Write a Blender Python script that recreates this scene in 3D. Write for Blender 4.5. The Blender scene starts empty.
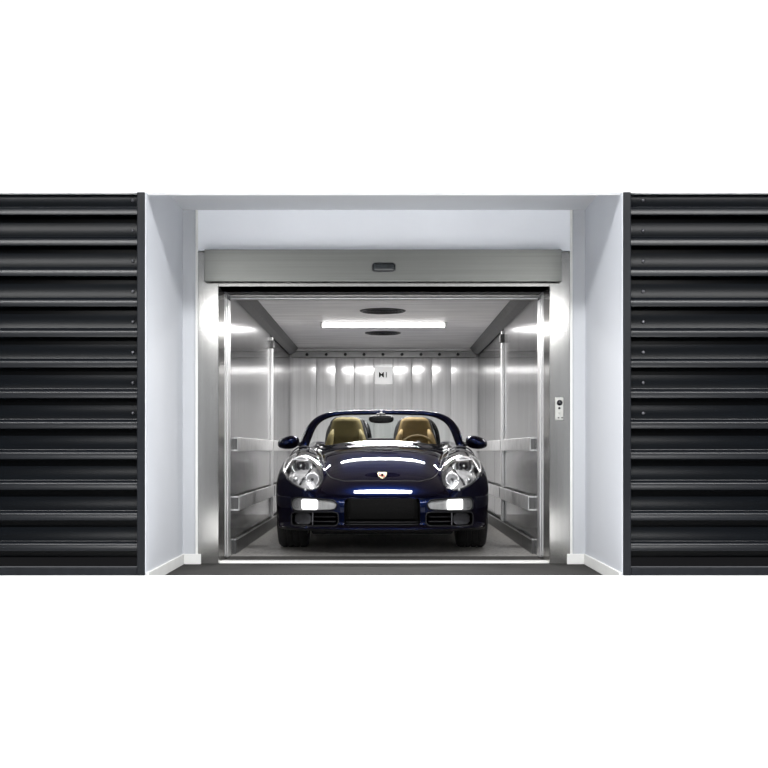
import bpy, bmesh, math, random
import numpy as np
from mathutils import Vector, Matrix
random.seed(7)
SC = bpy.context.scene
COL = SC.collection
PI = math.pi

# ------------------------------------------------------------------ helpers
def link(name, bm, mat, parent=None, smooth=False, loc=None, rot=None):
    me = bpy.data.meshes.new(name)
    bmesh.ops.recalc_face_normals(bm, faces=bm.faces)
    bm.to_mesh(me); bm.free()
    o = bpy.data.objects.new(name, me)
    COL.objects.link(o)
    for m in (mat if isinstance(mat, (list, tuple)) else [mat]):
        me.materials.append(m)
    if parent is not None: o.parent = parent
    if loc: o.location = loc
    if rot: o.rotation_euler = rot
    if smooth:
        for p in me.polygons: p.use_smooth = True
        if smooth == 'auto':
            me.set_sharp_from_angle(angle=math.radians(38))
    return o

def struct(o):
    o['kind'] = 'structure'
    return o

def tag(o, label, cat, group=None):
    o['label'] = label; o['category'] = cat
    if group: o['group'] = group
    return o

def thing(name, label, cat, loc=(0, 0, 0), group=None):
    o = bpy.data.objects.new(name, None); COL.objects.link(o)
    o.location = loc; o.empty_display_size = 0.1
    return tag(o, label, cat, group)

def copy_tree(o, parent=None):
    c = o.copy(); COL.objects.link(c); c.parent = parent
    for ch in list(o.children): copy_tree(ch, c)
    return c

def box(bm, x0, x1, y0, y1, z0, z1, bevel=0.0, mi=0):
    vs = [bm.verts.new((x, y, z)) for x in (x0, x1) for y in (y0, y1) for z in (z0, z1)]
    q = [(0, 1, 3, 2), (4, 6, 7, 5), (0, 4, 5, 1), (2, 3, 7, 6), (0, 2, 6, 4), (1, 5, 7, 3)]
    fs = [bm.faces.new([vs[i] for i in f]) for f in q]
    for f in fs: f.material_index = mi
    if bevel > 0:
        es = list({e for f in fs for e in f.edges})
        bmesh.ops.bevel(bm, geom=es, offset=bevel, segments=2, profile=0.5, affect='EDGES')
    return bm

def BX(*a, **k):
    return box(bmesh.new(), *a, **k)

def sweep(bm, pts, rad, seg=10, closed=False, flat=1.0, cap=True):
    """tube along pts; rad number or list; flat squashes it along its binormal"""
    P = [Vector([float(q) for q in p]) for p in pts]; n = len(P)
    R = [float(q) for q in rad] if isinstance(rad, (list, tuple)) else [float(rad)] * n
    rings = []; up = None
    for i in range(n):
        a = P[(i - 1) % n] if (closed or i > 0) else P[i]
        b = P[(i + 1) % n] if (closed or i < n - 1) else P[i]
        t = (b - a).normalized()
        if up is None:
            up = Vector((0, 0, 1)) if abs(t.z) < 0.9 else Vector((0, 1, 0))
        s = t.cross(up)
        if s.length < 1e-5: s = t.cross(Vector((1, 0, 0)))
        s.normalize(); u = s.cross(t).normalized(); up = u
        rings.append([bm.verts.new(P[i] + R[i] * (math.cos(k * 2 * PI / seg) * s + flat * math.sin(k * 2 * PI / seg) * u)) for k in range(seg)])
    m = n if closed else n - 1
    for i in range(m):
        A, B = rings[i], rings[(i + 1) % n]
        for k in range(seg):
            bm.faces.new((A[k], A[(k + 1) % seg], B[(k + 1) % seg], B[k]))
    if not closed and cap:
        bm.faces.new(rings[0][::-1]); bm.faces.new(rings[-1])
    return bm

def lathe(bm, prof, seg=24, axis='z', c=(0, 0, 0)):
    """prof: (radius, height) list revolved round an axis"""
    rings = []
    for r, h in prof:
        ring = []
        for k in range(seg):
            a = 2 * PI * k / seg; u, v = r * math.cos(a), r * math.sin(a)
            p = {'z': (u, v, h), 'y': (u, h, v), 'x': (h, u, v)}[axis]
            ring.append(bm.verts.new((p[0] + c[0], p[1] + c[1], p[2] + c[2])))
        rings.append(ring)
    for A, B in zip(rings, rings[1:]):
        for k in range(seg):
            bm.faces.new((A[k], A[(k + 1) % seg], B[(k + 1) % seg], B[k]))
    if prof[0][0] > 1e-6: bm.faces.new(rings[0][::-1])
    if prof[-1][0] > 1e-6: bm.faces.new(rings[-1])
    bmesh.ops.remove_doubles(bm, verts=bm.verts, dist=1e-6)
    return bm

def loft(bm, rings, closed=True, caps=True):
    R = [[bm.verts.new(p) for p in r] for r in rings]
    n = len(R[0])
    for A, B in zip(R, R[1:]):
        for k in range(n if closed else n - 1):
            bm.faces.new((A[k], A[(k + 1) % n], B[(k + 1) % n], B[k]))
    if caps and closed:
        bm.faces.new(R[0][::-1]); bm.faces.new(R[-1])
    return bm

def extrude_profile_x(bm, prof, x0, x1):
    """open profile of (y,z) extruded along x"""
    A = [bm.verts.new((x0, y, z)) for y, z in prof]
    B = [bm.verts.new((x1, y, z)) for y, z in prof]
    for i in range(len(prof) - 1):
        bm.faces.new((A[i], A[i + 1], B[i + 1], B[i]))
    return bm

# ------------------------------------------------------------------ materials
def mat(name, base=(.5, .5, .5), rough=.5, metal=0., spec=.5, coat=0., emit=None, estr=0., noise=None, coat_rough=.03, aniso=0., trans=0., alpha=1.):
    m = bpy.data.materials.new(name); m.use_nodes = True
    nt = m.node_tree; b = nt.nodes['Principled BSDF']
    b.inputs['Base Color'].default_value = (*base, 1)
    b.inputs['Roughness'].default_value = rough
    b.inputs['Metallic'].default_value = metal
    b.inputs['Specular IOR Level'].default_value = spec
    b.inputs['Coat Weight'].default_value = coat
    b.inputs['Coat Roughness'].default_value = coat_rough
    b.inputs['Anisotropic'].default_value = aniso
    b.inputs['Transmission Weight'].default_value = trans
    b.inputs['Alpha'].default_value = alpha
    if emit:
        b.inputs['Emission Color'].default_value = (*emit, 1)
        b.inputs['Emission Strength'].default_value = estr
    if noise:
        # noise = (scale xyz, detail, low factor, high factor, bump)
        sc, det, lo, hi, bump = noise
        tc = nt.nodes.new('ShaderNodeTexCoord'); mp = nt.nodes.new('ShaderNodeMapping')
        mp.inputs['Scale'].default_value = sc
        nz = nt.nodes.new('ShaderNodeTexNoise'); nz.inputs['Scale'].default_value = 1.0; nz.inputs['Detail'].default_value = det
        nt.links.new(tc.outputs['Object'], mp.inputs['Vector']); nt.links.new(mp.outputs['Vector'], nz.inputs['Vector'])
        rp = nt.nodes.new('ShaderNodeMapRange')
        rp.inputs['From Min'].default_value = .3; rp.inputs['From Max'].default_value = .7
        rp.inputs['To Min'].default_value = lo; rp.inputs['To Max'].default_value = hi
        nt.links.new(nz.outputs['Fac'], rp.inputs['Value'])
        mx = nt.nodes.new('ShaderNodeVectorMath'); mx.operation = 'SCALE'
        mx.inputs[0].default_value = base
        nt.links.new(rp.outputs['Result'], mx.inputs['Scale']); nt.links.new(mx.outputs['Vector'], b.inputs['Base Color'])
        if bump:
            bp = nt.nodes.new('ShaderNodeBump'); bp.inputs['Strength'].default_value = bump; bp.inputs['Distance'].default_value = .01
            nt.links.new(nz.outputs['Fac'], bp.inputs['Height']); nt.links.new(bp.outputs['Normal'], b.inputs['Normal'])
    return m

def steel(name, base, rough, metal=1.0, streak=(60, 60, .6), lo=.82, hi=1.12, aniso=.8, rot=0.25, wave=0.0):
    """brushed stainless sheet, brushing runs up and down so lights smear sideways"""
    m = mat(name, base, rough, metal, noise=(streak, 4, lo, hi, 0), aniso=aniso)
    nt = m.node_tree; b = nt.nodes['Principled BSDF']
    tg = nt.nodes.new('ShaderNodeCombineXYZ'); tg.inputs[2].default_value = 1.0
    nt.links.new(tg.outputs[0], b.inputs['Tangent'])
    b.inputs['Anisotropic Rotation'].default_value = rot
    if wave:
        tc = nt.nodes.new('ShaderNodeTexCoord'); mp = nt.nodes.new('ShaderNodeMapping')
        mp.inputs['Scale'].default_value = (2.2, 2.2, 1.1)
        nz = nt.nodes.new('ShaderNodeTexNoise'); nz.inputs['Scale'].default_value = 1.3; nz.inputs['Detail'].default_value = 1
        bp = nt.nodes.new('ShaderNodeBump'); bp.inputs['Strength'].default_value = wave; bp.inputs['Distance'].default_value = .05
        nt.links.new(tc.outputs['Object'], mp.inputs['Vector']); nt.links.new(mp.outputs['Vector'], nz.inputs['Vector'])
        nt.links.new(nz.outputs['Fac'], bp.inputs['Height']); nt.links.new(bp.outputs['Normal'], b.inputs['Normal'])
    return m

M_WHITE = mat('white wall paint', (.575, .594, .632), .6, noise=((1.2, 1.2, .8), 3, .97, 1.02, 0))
M_WHITE2 = mat('white wall paint lightened', (.90, .92, .96), .6, noise=((1.2, 1.2, .8), 3, .97, 1.02, 0))  # same wall paint lightened to offset the dim light above the opening
M_WHITE3 = mat('white wall paint shaded', (.50, .515, .54), .6, noise=((1.2, 1.2, .8), 3, .97, 1.02, 0))  # same wall paint darkened, shade put into the strips beside the opening
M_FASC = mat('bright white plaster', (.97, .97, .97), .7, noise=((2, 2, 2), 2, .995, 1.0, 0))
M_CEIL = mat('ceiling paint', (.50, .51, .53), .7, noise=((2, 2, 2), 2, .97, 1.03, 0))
M_SKIRT = mat('skirting paint', (.80, .80, .78), .5, noise=((6, 6, 6), 2, .95, 1.02, 0))
M_CORR = mat('white resin floor', (.97, .97, .97), .5, noise=((2, 2, 2), 2, .995, 1.0, 0), spec=.2)
M_GREY = mat('grey screed floor', (.034, .033, .0315), .8, spec=.1, noise=((5, 9, 5), 5, .85, 1.12, .05))
M_LFLOOR = mat('lift chequer floor', (.165, .16, .152), .5, noise=((34, 34, 34), 4, .55, 1.55, .35))
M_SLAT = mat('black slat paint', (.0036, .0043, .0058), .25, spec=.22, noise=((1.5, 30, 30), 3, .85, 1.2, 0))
M_SHUT = mat('black sheet with painted shade', (.0016, .0022, .0031), .22, spec=.065, noise=((1.5, 30, 30), 3, .85, 1.2, 0))  # darker than the slats: shade of the recess put into the colour
M_SHUTF = mat('black frame paint', (.006, .007, .009), .3, spec=.15, noise=((20, 20, 3), 2, .8, 1.2, 0))
M_SCREW = mat('screw head', (.10, .10, .11), .35, .8, noise=((90, 90, 90), 2, .7, 1.3, 0))
M_JAMB = steel('brushed jamb steel', (.40, .395, .38), .17, .88, (40, 40, .6), .94, 1.05, aniso=.85)
M_HEAD = steel('brushed header steel', (.19, .194, .183), .30, .9, (.8, 8, 60), .92, 1.06, aniso=.3)
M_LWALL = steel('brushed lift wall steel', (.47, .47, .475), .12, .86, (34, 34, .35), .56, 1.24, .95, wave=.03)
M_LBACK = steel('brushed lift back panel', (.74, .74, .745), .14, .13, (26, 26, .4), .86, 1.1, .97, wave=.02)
M_LCEIL = mat('lift ceiling sheet', (.80, .79, .79), .45, .12, noise=((1.5, 14, 3), 4, .86, 1.12, .03))
M_BAND = steel('bolted band steel', (.36, .36, .36), .34, .4, (9, 9, 9), .85, 1.1, .3)
M_RAIL = steel('steel bumper rail', (.66, .66, .66), .34, .85, (9, 9, 9), .85, 1.1, .3)
M_POST = steel('steel post', (.78, .78, .78), .32, .85, (20, 20, 1), .9, 1.1, .3)
M_SKST = steel('dark kick plate', (.13, .13, .13), .4, .9, (30, 30, 2), .7, 1.2, .3)
M_DARK = mat('dark gap', (.012, .012, .012), .6, noise=((20, 20, 20), 2, .8, 1.2, 0))
M_SILL = mat('aluminium sill', (.86, .855, .83), .4, .35, noise=((2, 160, 2), 2, .9, 1.05, 0))
M_TUBE = mat('lit tube', (1, 1, 1), .5, emit=(1, .985, .97), estr=5)
M_FAN = mat('fan grille black', (.02, .02, .021), .45, noise=((80, 80, 80), 2, .6, 1.6, 0))
M_SIGN = mat('sign white added glow', (.88, .88, .88), .5, emit=(1, 1, 1), estr=.36, noise=((5, 5, 5), 2, .97, 1.02, 0))  # glow added to brighten the plate
M_INK = mat('sign black', (.02, .02, .02), .6, noise=((20, 20, 20), 2, .9, 1.1, 0))
M_PANEL = mat('call plate steel', (.50, .50, .475), .35, .5, noise=((60, 60, 6), 2, .92, 1.06, 0))
M_SCREEN = mat('display glass', (.018, .022, .024), .12, noise=((30, 30, 30), 2, .8, 1.2, 0))
# car
M_PAINT = None
M_BLACK = mat('black plastic', (.010, .010, .011), .5, spec=.2, noise=((50, 50, 50), 3, .75, 1.3, 0))
M_GLOSSB = mat('gloss black trim', (.008, .008, .010), .06, noise=((20, 20, 20), 2, .9, 1.1, 0))
M_MESH = mat('grille black', (.004, .004, .004), .7, spec=.05, noise=((160, 20, 160), 2, .4, 1.5, .2))
M_RUB = mat('tyre rubber', (.012, .012, .012), .62, noise=((70, 70, 70), 3, .7, 1.35, .1))
M_ALLOY = mat('silver alloy', (.62, .62, .63), .28, 1.0, noise=((30, 30, 30), 2, .93, 1.05, 0))
M_CHROME = mat('reflector chrome', (.84, .84, .85), .16, .65, noise=((24, 24, 24), 2, .75, 1.1, .35))
M_LAMPW = mat('grey lamp reflector', (.36, .36, .36), .35, .3, noise=((60, 6, 6), 2, .85, 1.1, .15))
M_LAMPON = mat('lit parking lamp', (1, 1, 1), .4, emit=(1, 1, 1), estr=1.6)
M_DARKCH = mat('dark lamp bezel', (.06, .06, .065), .2, .6, noise=((30, 30, 30), 2, .8, 1.2, 0))
M_TAN = mat('tan leather shaded', (.085, .068, .026), .75, spec=.15, noise=((28, 28, 28), 5, .75, 1.2, .12))  # same leather as the other seat, its dimmer light put into the colour
M_TAN2 = mat('tan leather lit', (.108, .072, .026), .75, spec=.15, noise=((28, 28, 28), 5, .75, 1.2, .12))  # same leather, the stronger light put into the colour
M_CREST = mat('crest gold', (.85, .74, .46), .25, .8, noise=((90, 90, 90), 2, .8, 1.1, 0))
M_CRESTR = mat('crest red', (.40, .03, .03), .3, noise=((90, 90, 90), 2, .9, 1.1, 0))
M_MIRROR = mat('mirror glass', (.7, .7, .72), .02, 1.0, noise=((5, 5, 5), 1, .98, 1.0, 0))

def glass_mat(name, tint, gl):
    m = bpy.data.materials.new(name); m.use_nodes = True
    nt = m.node_tree; nt.nodes.clear()
    out = nt.nodes.new('ShaderNodeOutputMaterial'); mx = nt.nodes.new('ShaderNodeMixShader')
    tr = nt.nodes.new('ShaderNodeBsdfTransparent'); g = nt.nodes.new('ShaderNodeBsdfGlossy')
    lw = nt.nodes.new('ShaderNodeFresnel'); lw.inputs['IOR'].default_value = gl
    tr.inputs['Color'].default_value = (*tint, 1); g.inputs['Roughness'].default_value = .02
    nt.links.new(lw.outputs['Fac'], mx.inputs['Fac']); nt.links.new(tr.outputs['BSDF'], mx.inputs[1])
    nt.links.new(g.outputs['BSDF'], mx.inputs[2]); nt.links.new(mx.outputs['Shader'], out.inputs['Surface'])
    return m
def paint_mat(name):
    m = bpy.data.materials.new(name); m.use_nodes = True
    nt = m.node_tree; nt.nodes.clear(); N = nt.nodes.new; L = nt.links.new
    out = N('ShaderNodeOutputMaterial'); m1 = N('ShaderNodeMixShader'); m2 = N('ShaderNodeMixShader')
    df = N('ShaderNodeBsdfDiffuse'); df.inputs['Color'].default_value = (.0050, .0034, .0062, 1)
    fl = N('ShaderNodeBsdfGlossy'); fl.inputs['Roughness'].default_value = .27
    tc = N('ShaderNodeTexCoord'); nz = N('ShaderNodeTexNoise'); nz.inputs['Scale'].default_value = 420
    rp = N('ShaderNodeValToRGB'); rp.color_ramp.elements[0].color = (.0004, .0020, .0130, 1); rp.color_ramp.elements[1].color = (.0008, .0056, .0360, 1)
    L(tc.outputs['Object'], nz.inputs['Vector']); L(nz.outputs['Fac'], rp.inputs['Fac']); L(rp.outputs['Color'], fl.inputs['Color'])
    ct = N('ShaderNodeBsdfGlossy'); ct.inputs['Roughness'].default_value = .012
    fr = N('ShaderNodeFresnel'); fr.inputs['IOR'].default_value = 1.26
    lw = N('ShaderNodeLayerWeight'); lw.inputs['Blend'].default_value = .5
    sb = N('ShaderNodeMath'); sb.operation = 'SUBTRACT'; sb.inputs[0].default_value = 1.0; L(lw.outputs['Facing'], sb.inputs[1])
    pw = N('ShaderNodeMath'); pw.operation = 'POWER'; pw.inputs[1].default_value = 1.7; L(sb.outputs[0], pw.inputs[0]); L(pw.outputs[0], m1.inputs['Fac'])
    L(df.outputs['BSDF'], m1.inputs[1]); L(fl.outputs['BSDF'], m1.inputs[2])
    L(fr.outputs['Fac'], m2.inputs['Fac']); L(m1.outputs['Shader'], m2.inputs[1]); L(ct.outputs['BSDF'], m2.inputs[2])
    L(m2.outputs['Shader'], out.inputs['Surface'])
    return m
M_PAINT = paint_mat('dark blue metallic paint')
M_GLASS = glass_mat('windscreen glass', (.93, .95, .94), 1.10)
M_LENS = glass_mat('clear lamp lens', (.95, .95, .95), 1.10)

# ------------------------------------------------------------------ setting: alcove
XW = 1.466            # alcove half width
YJ = -0.48            # plane of the wall that holds the lift opening
YS = -1.80            # plane of the shutters
ZC = 2.578            # alcove ceiling
ZF = 2.416            # underside of the white bulkhead
ZP = 0.058            # corridor floor, a step above the alcove floor

struct(link('floor', BX(-XW - .03, XW + .03, YS, .14, -.06, 0), M_GREY))
struct(link('floor_corridor', BX(-4.2, 4.2, -6.3, YS, -.06, ZP), M_CORR))
struct(link('ceiling', BX(-XW - .05, XW + .05, YS + .08, YJ + .3, ZC, ZC + .06), M_CEIL))
struct(link('wall_bulkhead', BX(-4.2, 4.2, YS, YS + .08, ZF, 5.0), M_FASC))
for s, nm in ((-1, 'wall_left'), (1, 'wall_right')):
    bm = BX(*sorted((s * XW, s * (XW + .03))), YS + .08, YJ, 0, ZC)
    box(bm, *sorted((s * XW, s * (XW + .03))), YS, YS + .08, 0, ZF)
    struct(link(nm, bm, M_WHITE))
bm = bmesh.new()
box(bm, -XW - .03, -1.354, YJ, YJ + .10, 0, ZC)
box(bm, 1.354, XW + .03, YJ, YJ + .10, 0, ZC)
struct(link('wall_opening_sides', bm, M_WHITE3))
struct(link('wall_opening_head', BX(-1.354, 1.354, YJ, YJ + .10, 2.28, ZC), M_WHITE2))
struct(link('trim_1', BX(-1.372, -1.354, YJ - .012, YJ, 0, ZC - .001, bevel=.003), M_SKIRT))
struct(link('trim_2', BX(1.354, 1.372, YJ - .012, YJ, 0, ZC - .001, bevel=.003), M_SKIRT))
struct(link('baseboard_left', BX(-XW, -XW + .014, YS + .02, YJ, 0, .075, bevel=.003), M_SKIRT))
struct(link('baseboard_right', BX(XW - .014, XW, YS + .02, YJ, 0, .075, bevel=.003), M_SKIRT))
struct(link('baseboard_opening_left', BX(-XW + .014, -1.330, YJ - .026, YJ - .012, 0, .075, bevel=.003), M_SKIRT))
struct(link('baseboard_opening_right', BX(1.330, XW - .014, YJ - .026, YJ - .012, 0, .075, bevel=.003), M_SKIRT))

# ------------------------------------------------------------------ shutters
def shutter(side, label):
    s = -1 if side == 'l' else 1
    root = thing('corrugated_shutter', label, 'shutter', (s * XW, YS, ZP), 'black corrugated shutters either side of the recess')
    x0, x1 = s * .052, s * 1.75
    pitch = .1884; prof = []
    z_hi = .83 - ZP
    n0 = -4
    zs = z_hi + n0 * pitch
    for k in range(n0, 9):
        z = z_hi + k * pitch           # bead height
        # going up: slat underside, slat face leaning back, rounded crest, back sheet, slot added for its dark shade
        seq = [(.110, -.0565), (.0, -.056), (.0, -.052), (.0026, -.024), (.0056, -.016), (.0112, -.008), (.0185, -.0025), (.025, -.0005), (.034, .0003), (.036, .004), (.0395, .088), (.110, .0885)]
        for y, dz in seq:
            zz = z + dz
            if .05 < zz: prof.append((y + .012, min(zz, ZF - ZP - .002)))
            if zz > ZF - ZP - .002: break
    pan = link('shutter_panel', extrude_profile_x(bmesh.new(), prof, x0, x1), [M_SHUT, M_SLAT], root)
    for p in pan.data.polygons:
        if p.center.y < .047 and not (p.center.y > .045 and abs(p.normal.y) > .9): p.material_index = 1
    for p in pan.data.polygons: p.use_smooth = True
    pan.data.set_sharp_from_angle(angle=math.radians(50))
    link('frame_post', BX(*sorted((s * .004, s * .052)), -.012, .09, 0, ZF - ZP, bevel=.004), M_SHUTF, root)
    link('bottom_rail', BX(*sorted((s * .052, s * 1.75)), -.004, .07, 0, .050, bevel=.006), M_SHUTF, root)
    for k in range(1, 9):
        z = z_hi + k * pitch + .040
        if z > ZF - ZP - .02: continue
        b = lathe(bmesh.new(), [(.0, -.012), (.006, -.011), (.010, -.006), (.011, 0)], 12, 'y', (s * .090 if s < 0 else s * .14, .050, z))
        link('screw', b, M_SCREW, root, True)
    return root
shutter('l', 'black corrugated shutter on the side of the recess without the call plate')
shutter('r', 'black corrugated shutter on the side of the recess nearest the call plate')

# ------------------------------------------------------------------ lift door frame
fr = thing('lift_door_frame', 'brushed stainless steel door surround with wide header around the lift opening', 'door frame', (0, YJ, 0))
for s in (-1, 1):
    b = bmesh.new()
    box(b, *sorted((s * 1.203, s * 1.354)), -.014, .055, 0, 2.272, bevel=.004)
    link('jamb', b, M_JAMB, fr)
    link('jamb_return', BX(*sorted((s * 1.203, s * 1.235)), .055, .30, 0, 2.05, bevel=.003), M_JAMB, fr)
link('header', BX(-1.298, 1.283, -.075, -.014, 2.047, 2.278, bevel=.004), M_HEAD, fr)
link('head_plate', BX(-1.203, 1.203, -.0135, .03, 2.020, 2.10), M_JAMB, fr)
link('header_soffit', BX(-1.203, 1.203, -.010, .30, 2.021, 2.036), M_JAMB, fr)
dt = thing('door_track', 'dark sliding door track running above the lift opening behind the header', 'door track', (0, YJ, 2.03))
link('track_box', BX(-1.203, 1.203, .305, .52, .002, .075), M_DARK, dt)
link('track_lip', BX(-1.203, 1.203, .52, .545, -.012, .075, bevel=.004), M_JAMB, dt)
link('sill', BX(-1.203, 1.203, .02, .16, .001, .014, bevel=.003), M_SILL, fr)
disp = link('indicator_display', BX(-.082, .080, -.094, -.075, 2.118, 2.178, bevel=.018), M_SCREEN, fr)
link('display_rim', sweep(bmesh.new(), [(x * .083 + (-.001), -.078, 2.148 + z * .032) for x, z in
     [(math.copysign(abs(math.cos(a)) ** .35, math.cos(a)), math.copysign(abs(math.sin(a)) ** .5, math.sin(a))) for a in [k * 2 * PI / 28 for k in range(28)]]],
     .004, 6, True), M_SKST, disp, True)
# telescopic lift doors parked either side: two leaves each, only their edges show
for s, side in ((-1, 'far'), (1, 'call plate')):
    d = thing('lift_door', 'steel sliding lift door leaf parked at the %s' % ('plain jamb' if s < 0 else 'jamb with the call plate'), 'door', (s * 1.2, YJ, 0), 'parked lift door leaves')
    link('door_leaf', BX(*sorted((s * .008, s * .20)), .31, .355, .02, 2.012, bevel=.004), M_POST, d)
    link('door_leaf', BX(*sorted((s * .002, s * .20)), .385, .44, .02, 2.012, bevel=.004), M_POST, d)
    link('door_seal', BX(*sorted((s * .020, s * .2)), .355, .385, .02, 2.01), M_DARK, d)
    link('car_door_post', BX(*sorted((-s * .004, s * .20)), .46, .60, .004, 1.99, bevel=.006), M_POST, d)

cp = thing('call_plate', 'small steel call plate with key switch on the steel jamb', 'call plate', (1.273, YJ - .0142, 1.128))
link('plate', BX(-.031, .031, -.012, 0, -.082, .085, bevel=.006), M_PANEL, cp)
link('key_switch', lathe(bmesh.new(), [(.0, -.022), (.012, -.022), (.013, -.018), (.020, -.018), (.021, -.012)], 20, 'y', (.002, 0, .045)), M_GLOSSB, cp, True)
link('button', lathe(bmesh.new(), [(.0, -.017), (.008, -.017), (.009, -.012)], 16, 'y', (.0, 0, .006)), M_DARKCH, cp, True)
link('button', lathe(bmesh.new(), [(.0, -.017), (.008, -.017), (.009, -.012)], 16, 'y', (.0, 0, -.030)), M_PANEL, cp, True)
for x in (-.006, .020):
    link('label_plate', BX(x - .006, x + .006, -.014, -.012, -.068, -.060), M_DARKCH, cp)

# ------------------------------------------------------------------ lift cabin
XL = 1.2; YB = 6.06; ZL = 2.13; Y0 = .125
struct(link('floor_lift', BX(-XL - .04, XL + .04, Y0 + .015, YB + .04, -.05, .001), M_LFLOOR))
def side_wall(s, ypost):
    # first bay stands 12 mm proud of the second; shallow panel joints pressed in the sheet
    b = bmesh.new()
    ys = [Y0]; 
    pts = [(s * XL, Y0), (s * XL, ypost), (s * (XL + .012), ypost + .004)]
    n = 3
    for k in range(1, n + 1):
        yy = ypost + (YB - ypost) * k / n
        if k < n:
            pts += [(s * (XL + .012), yy - .006), (s * (XL + .018), yy), (s * (XL + .012), yy + .006)]
        else:
            pts += [(s * (XL + .012), yy)]
    pts2 = pts + [(s * (XL + .06), YB), (s * (XL + .06), Y0)]
    lo = [b.verts.new((x, y, 0)) for x, y in pts2]; hi = [b.verts.new((x, y, ZL)) for x, y in pts2]
    m = len(pts2)
    for i in range(m):
        b.faces.new((lo[i], lo[(i + 1) % m], hi[(i + 1) % m], hi[i]))
    b.faces.new(lo); b.faces.new(hi[::-1])
    return b
YPL, YPR = 3.38, 2.72
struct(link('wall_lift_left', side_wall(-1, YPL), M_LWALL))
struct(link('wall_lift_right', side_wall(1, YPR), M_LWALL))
# back wall: nine pressed panels with slightly bulged faces
b = bmesh.new()
seams = [-1.2] + [(px - 384) * 15.06 / 1170 for px in (316.5, 335.7, 354.3, 373.9, 393, 412, 431.5, 450.5)] + [1.2]
prof = []
rb = random.Random(3)
for i in range(9):
    a, c = seams[i], seams[i + 1]; g = .006
    bul = .004 + rb.random() * .004; sk = rb.uniform(-.3, .3)
    for k in range(9):
        t = k / 8
        prof.append((a + g + (c - a - 2 * g) * t, -bul * 4 * t * (1 - t) * (1 + sk * (t - .5))))
    if i < 8: prof.append((c, .010))
nz = 14
rows = []
for j in range(nz + 1):
    z = 2.13 * j / nz
    rows.append([b.verts.new((x, YB + y * (1 + .12 * math.sin(z * 2.1 + x * 3)), z)) for x, y in prof])
for A, B in zip(rows, rows[1:]):
    for k in range(len(prof) - 1): b.faces.new((A[k], A[k + 1], B[k + 1], B[k]))
box(b, -1.25, 1.25, YB + .02, YB + .06, 0, ZL)
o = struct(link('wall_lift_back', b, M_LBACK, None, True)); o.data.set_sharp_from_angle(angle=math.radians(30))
struct(link('ceiling_lift', BX(-XL - .06, XL + .06, Y0, YB + .05, ZL, ZL + .05), M_LCEIL))
# header at the front of the cabin (bright folded lip under the door operator)
struct(link('trim_3', BX(-XL, XL, Y0, Y0 + .06, 2.006, ZL, bevel=.006), M_RAIL))
# coves along both side walls
for s, nm in ((-1, 'trim_4'), (1, 'trim_5')):
    b = bmesh.new()
    loft(b, [[(s * (XL - .002), y, 2.045), (s * (XL - .06), y, 2.075), (s * (XL - .105), y, ZL - .001), (s * (XL - .002), y, ZL - .001)] for y in (Y0 + .06, YB - .13)])
    struct(link(nm, b, M_SKST))
# bolted band over the back wall
band = thing('bolted_band', 'steel band with dark bolts along the top of the lift back wall', 'trim band', (0, YB, 0))
link('band_plate', BX(-1.185, 1.185, -.10, -.02, 2.012, 2.095, bevel=.006), M_BAND, band)
link('band_flange', BX(-1.185, 1.185, -.13, -.02, 2.100, 2.125, bevel=.004), M_LCEIL, band)
bolt0 = None
for px in (307, 326.3, 345.3, 364, 383, 402, 421, 439.5, 458):
    x = (px - 384) * 14.96 / 1170
    link('bolt', lathe(bmesh.new(), [(0, -.018), (.014, -.017), (.020, -.008), (.021, 0)], 10, 'y', (x, -.10, 2.052)), M_DARK, band, True)
# posts
for s, yp, lab in ((-1, YPL, 'bright vertical steel post halfway along the lift wall behind the driverless side of the car'),
                   (1, YPR, 'bright vertical steel post on the lift wall nearer the steering wheel side')):
    p = link('wall_post', BX(*sorted((s * XL, s * (XL - .030))), yp - .05, yp + .01, .12, 2.02, bevel=.006), M_POST)
    tag(p, 'bright vertical steel post on the lift wall %s' % ('beside the plain jamb' if s < 0 else 'on the call plate side'), 'post', 'vertical wall posts in the lift')
    k = link('post_bracket', BX(*sorted((s * XL, s * (XL - .045))), yp - .065, yp + .025, 1.90, 1.985, bevel=.006), M_SKST, p)
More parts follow.
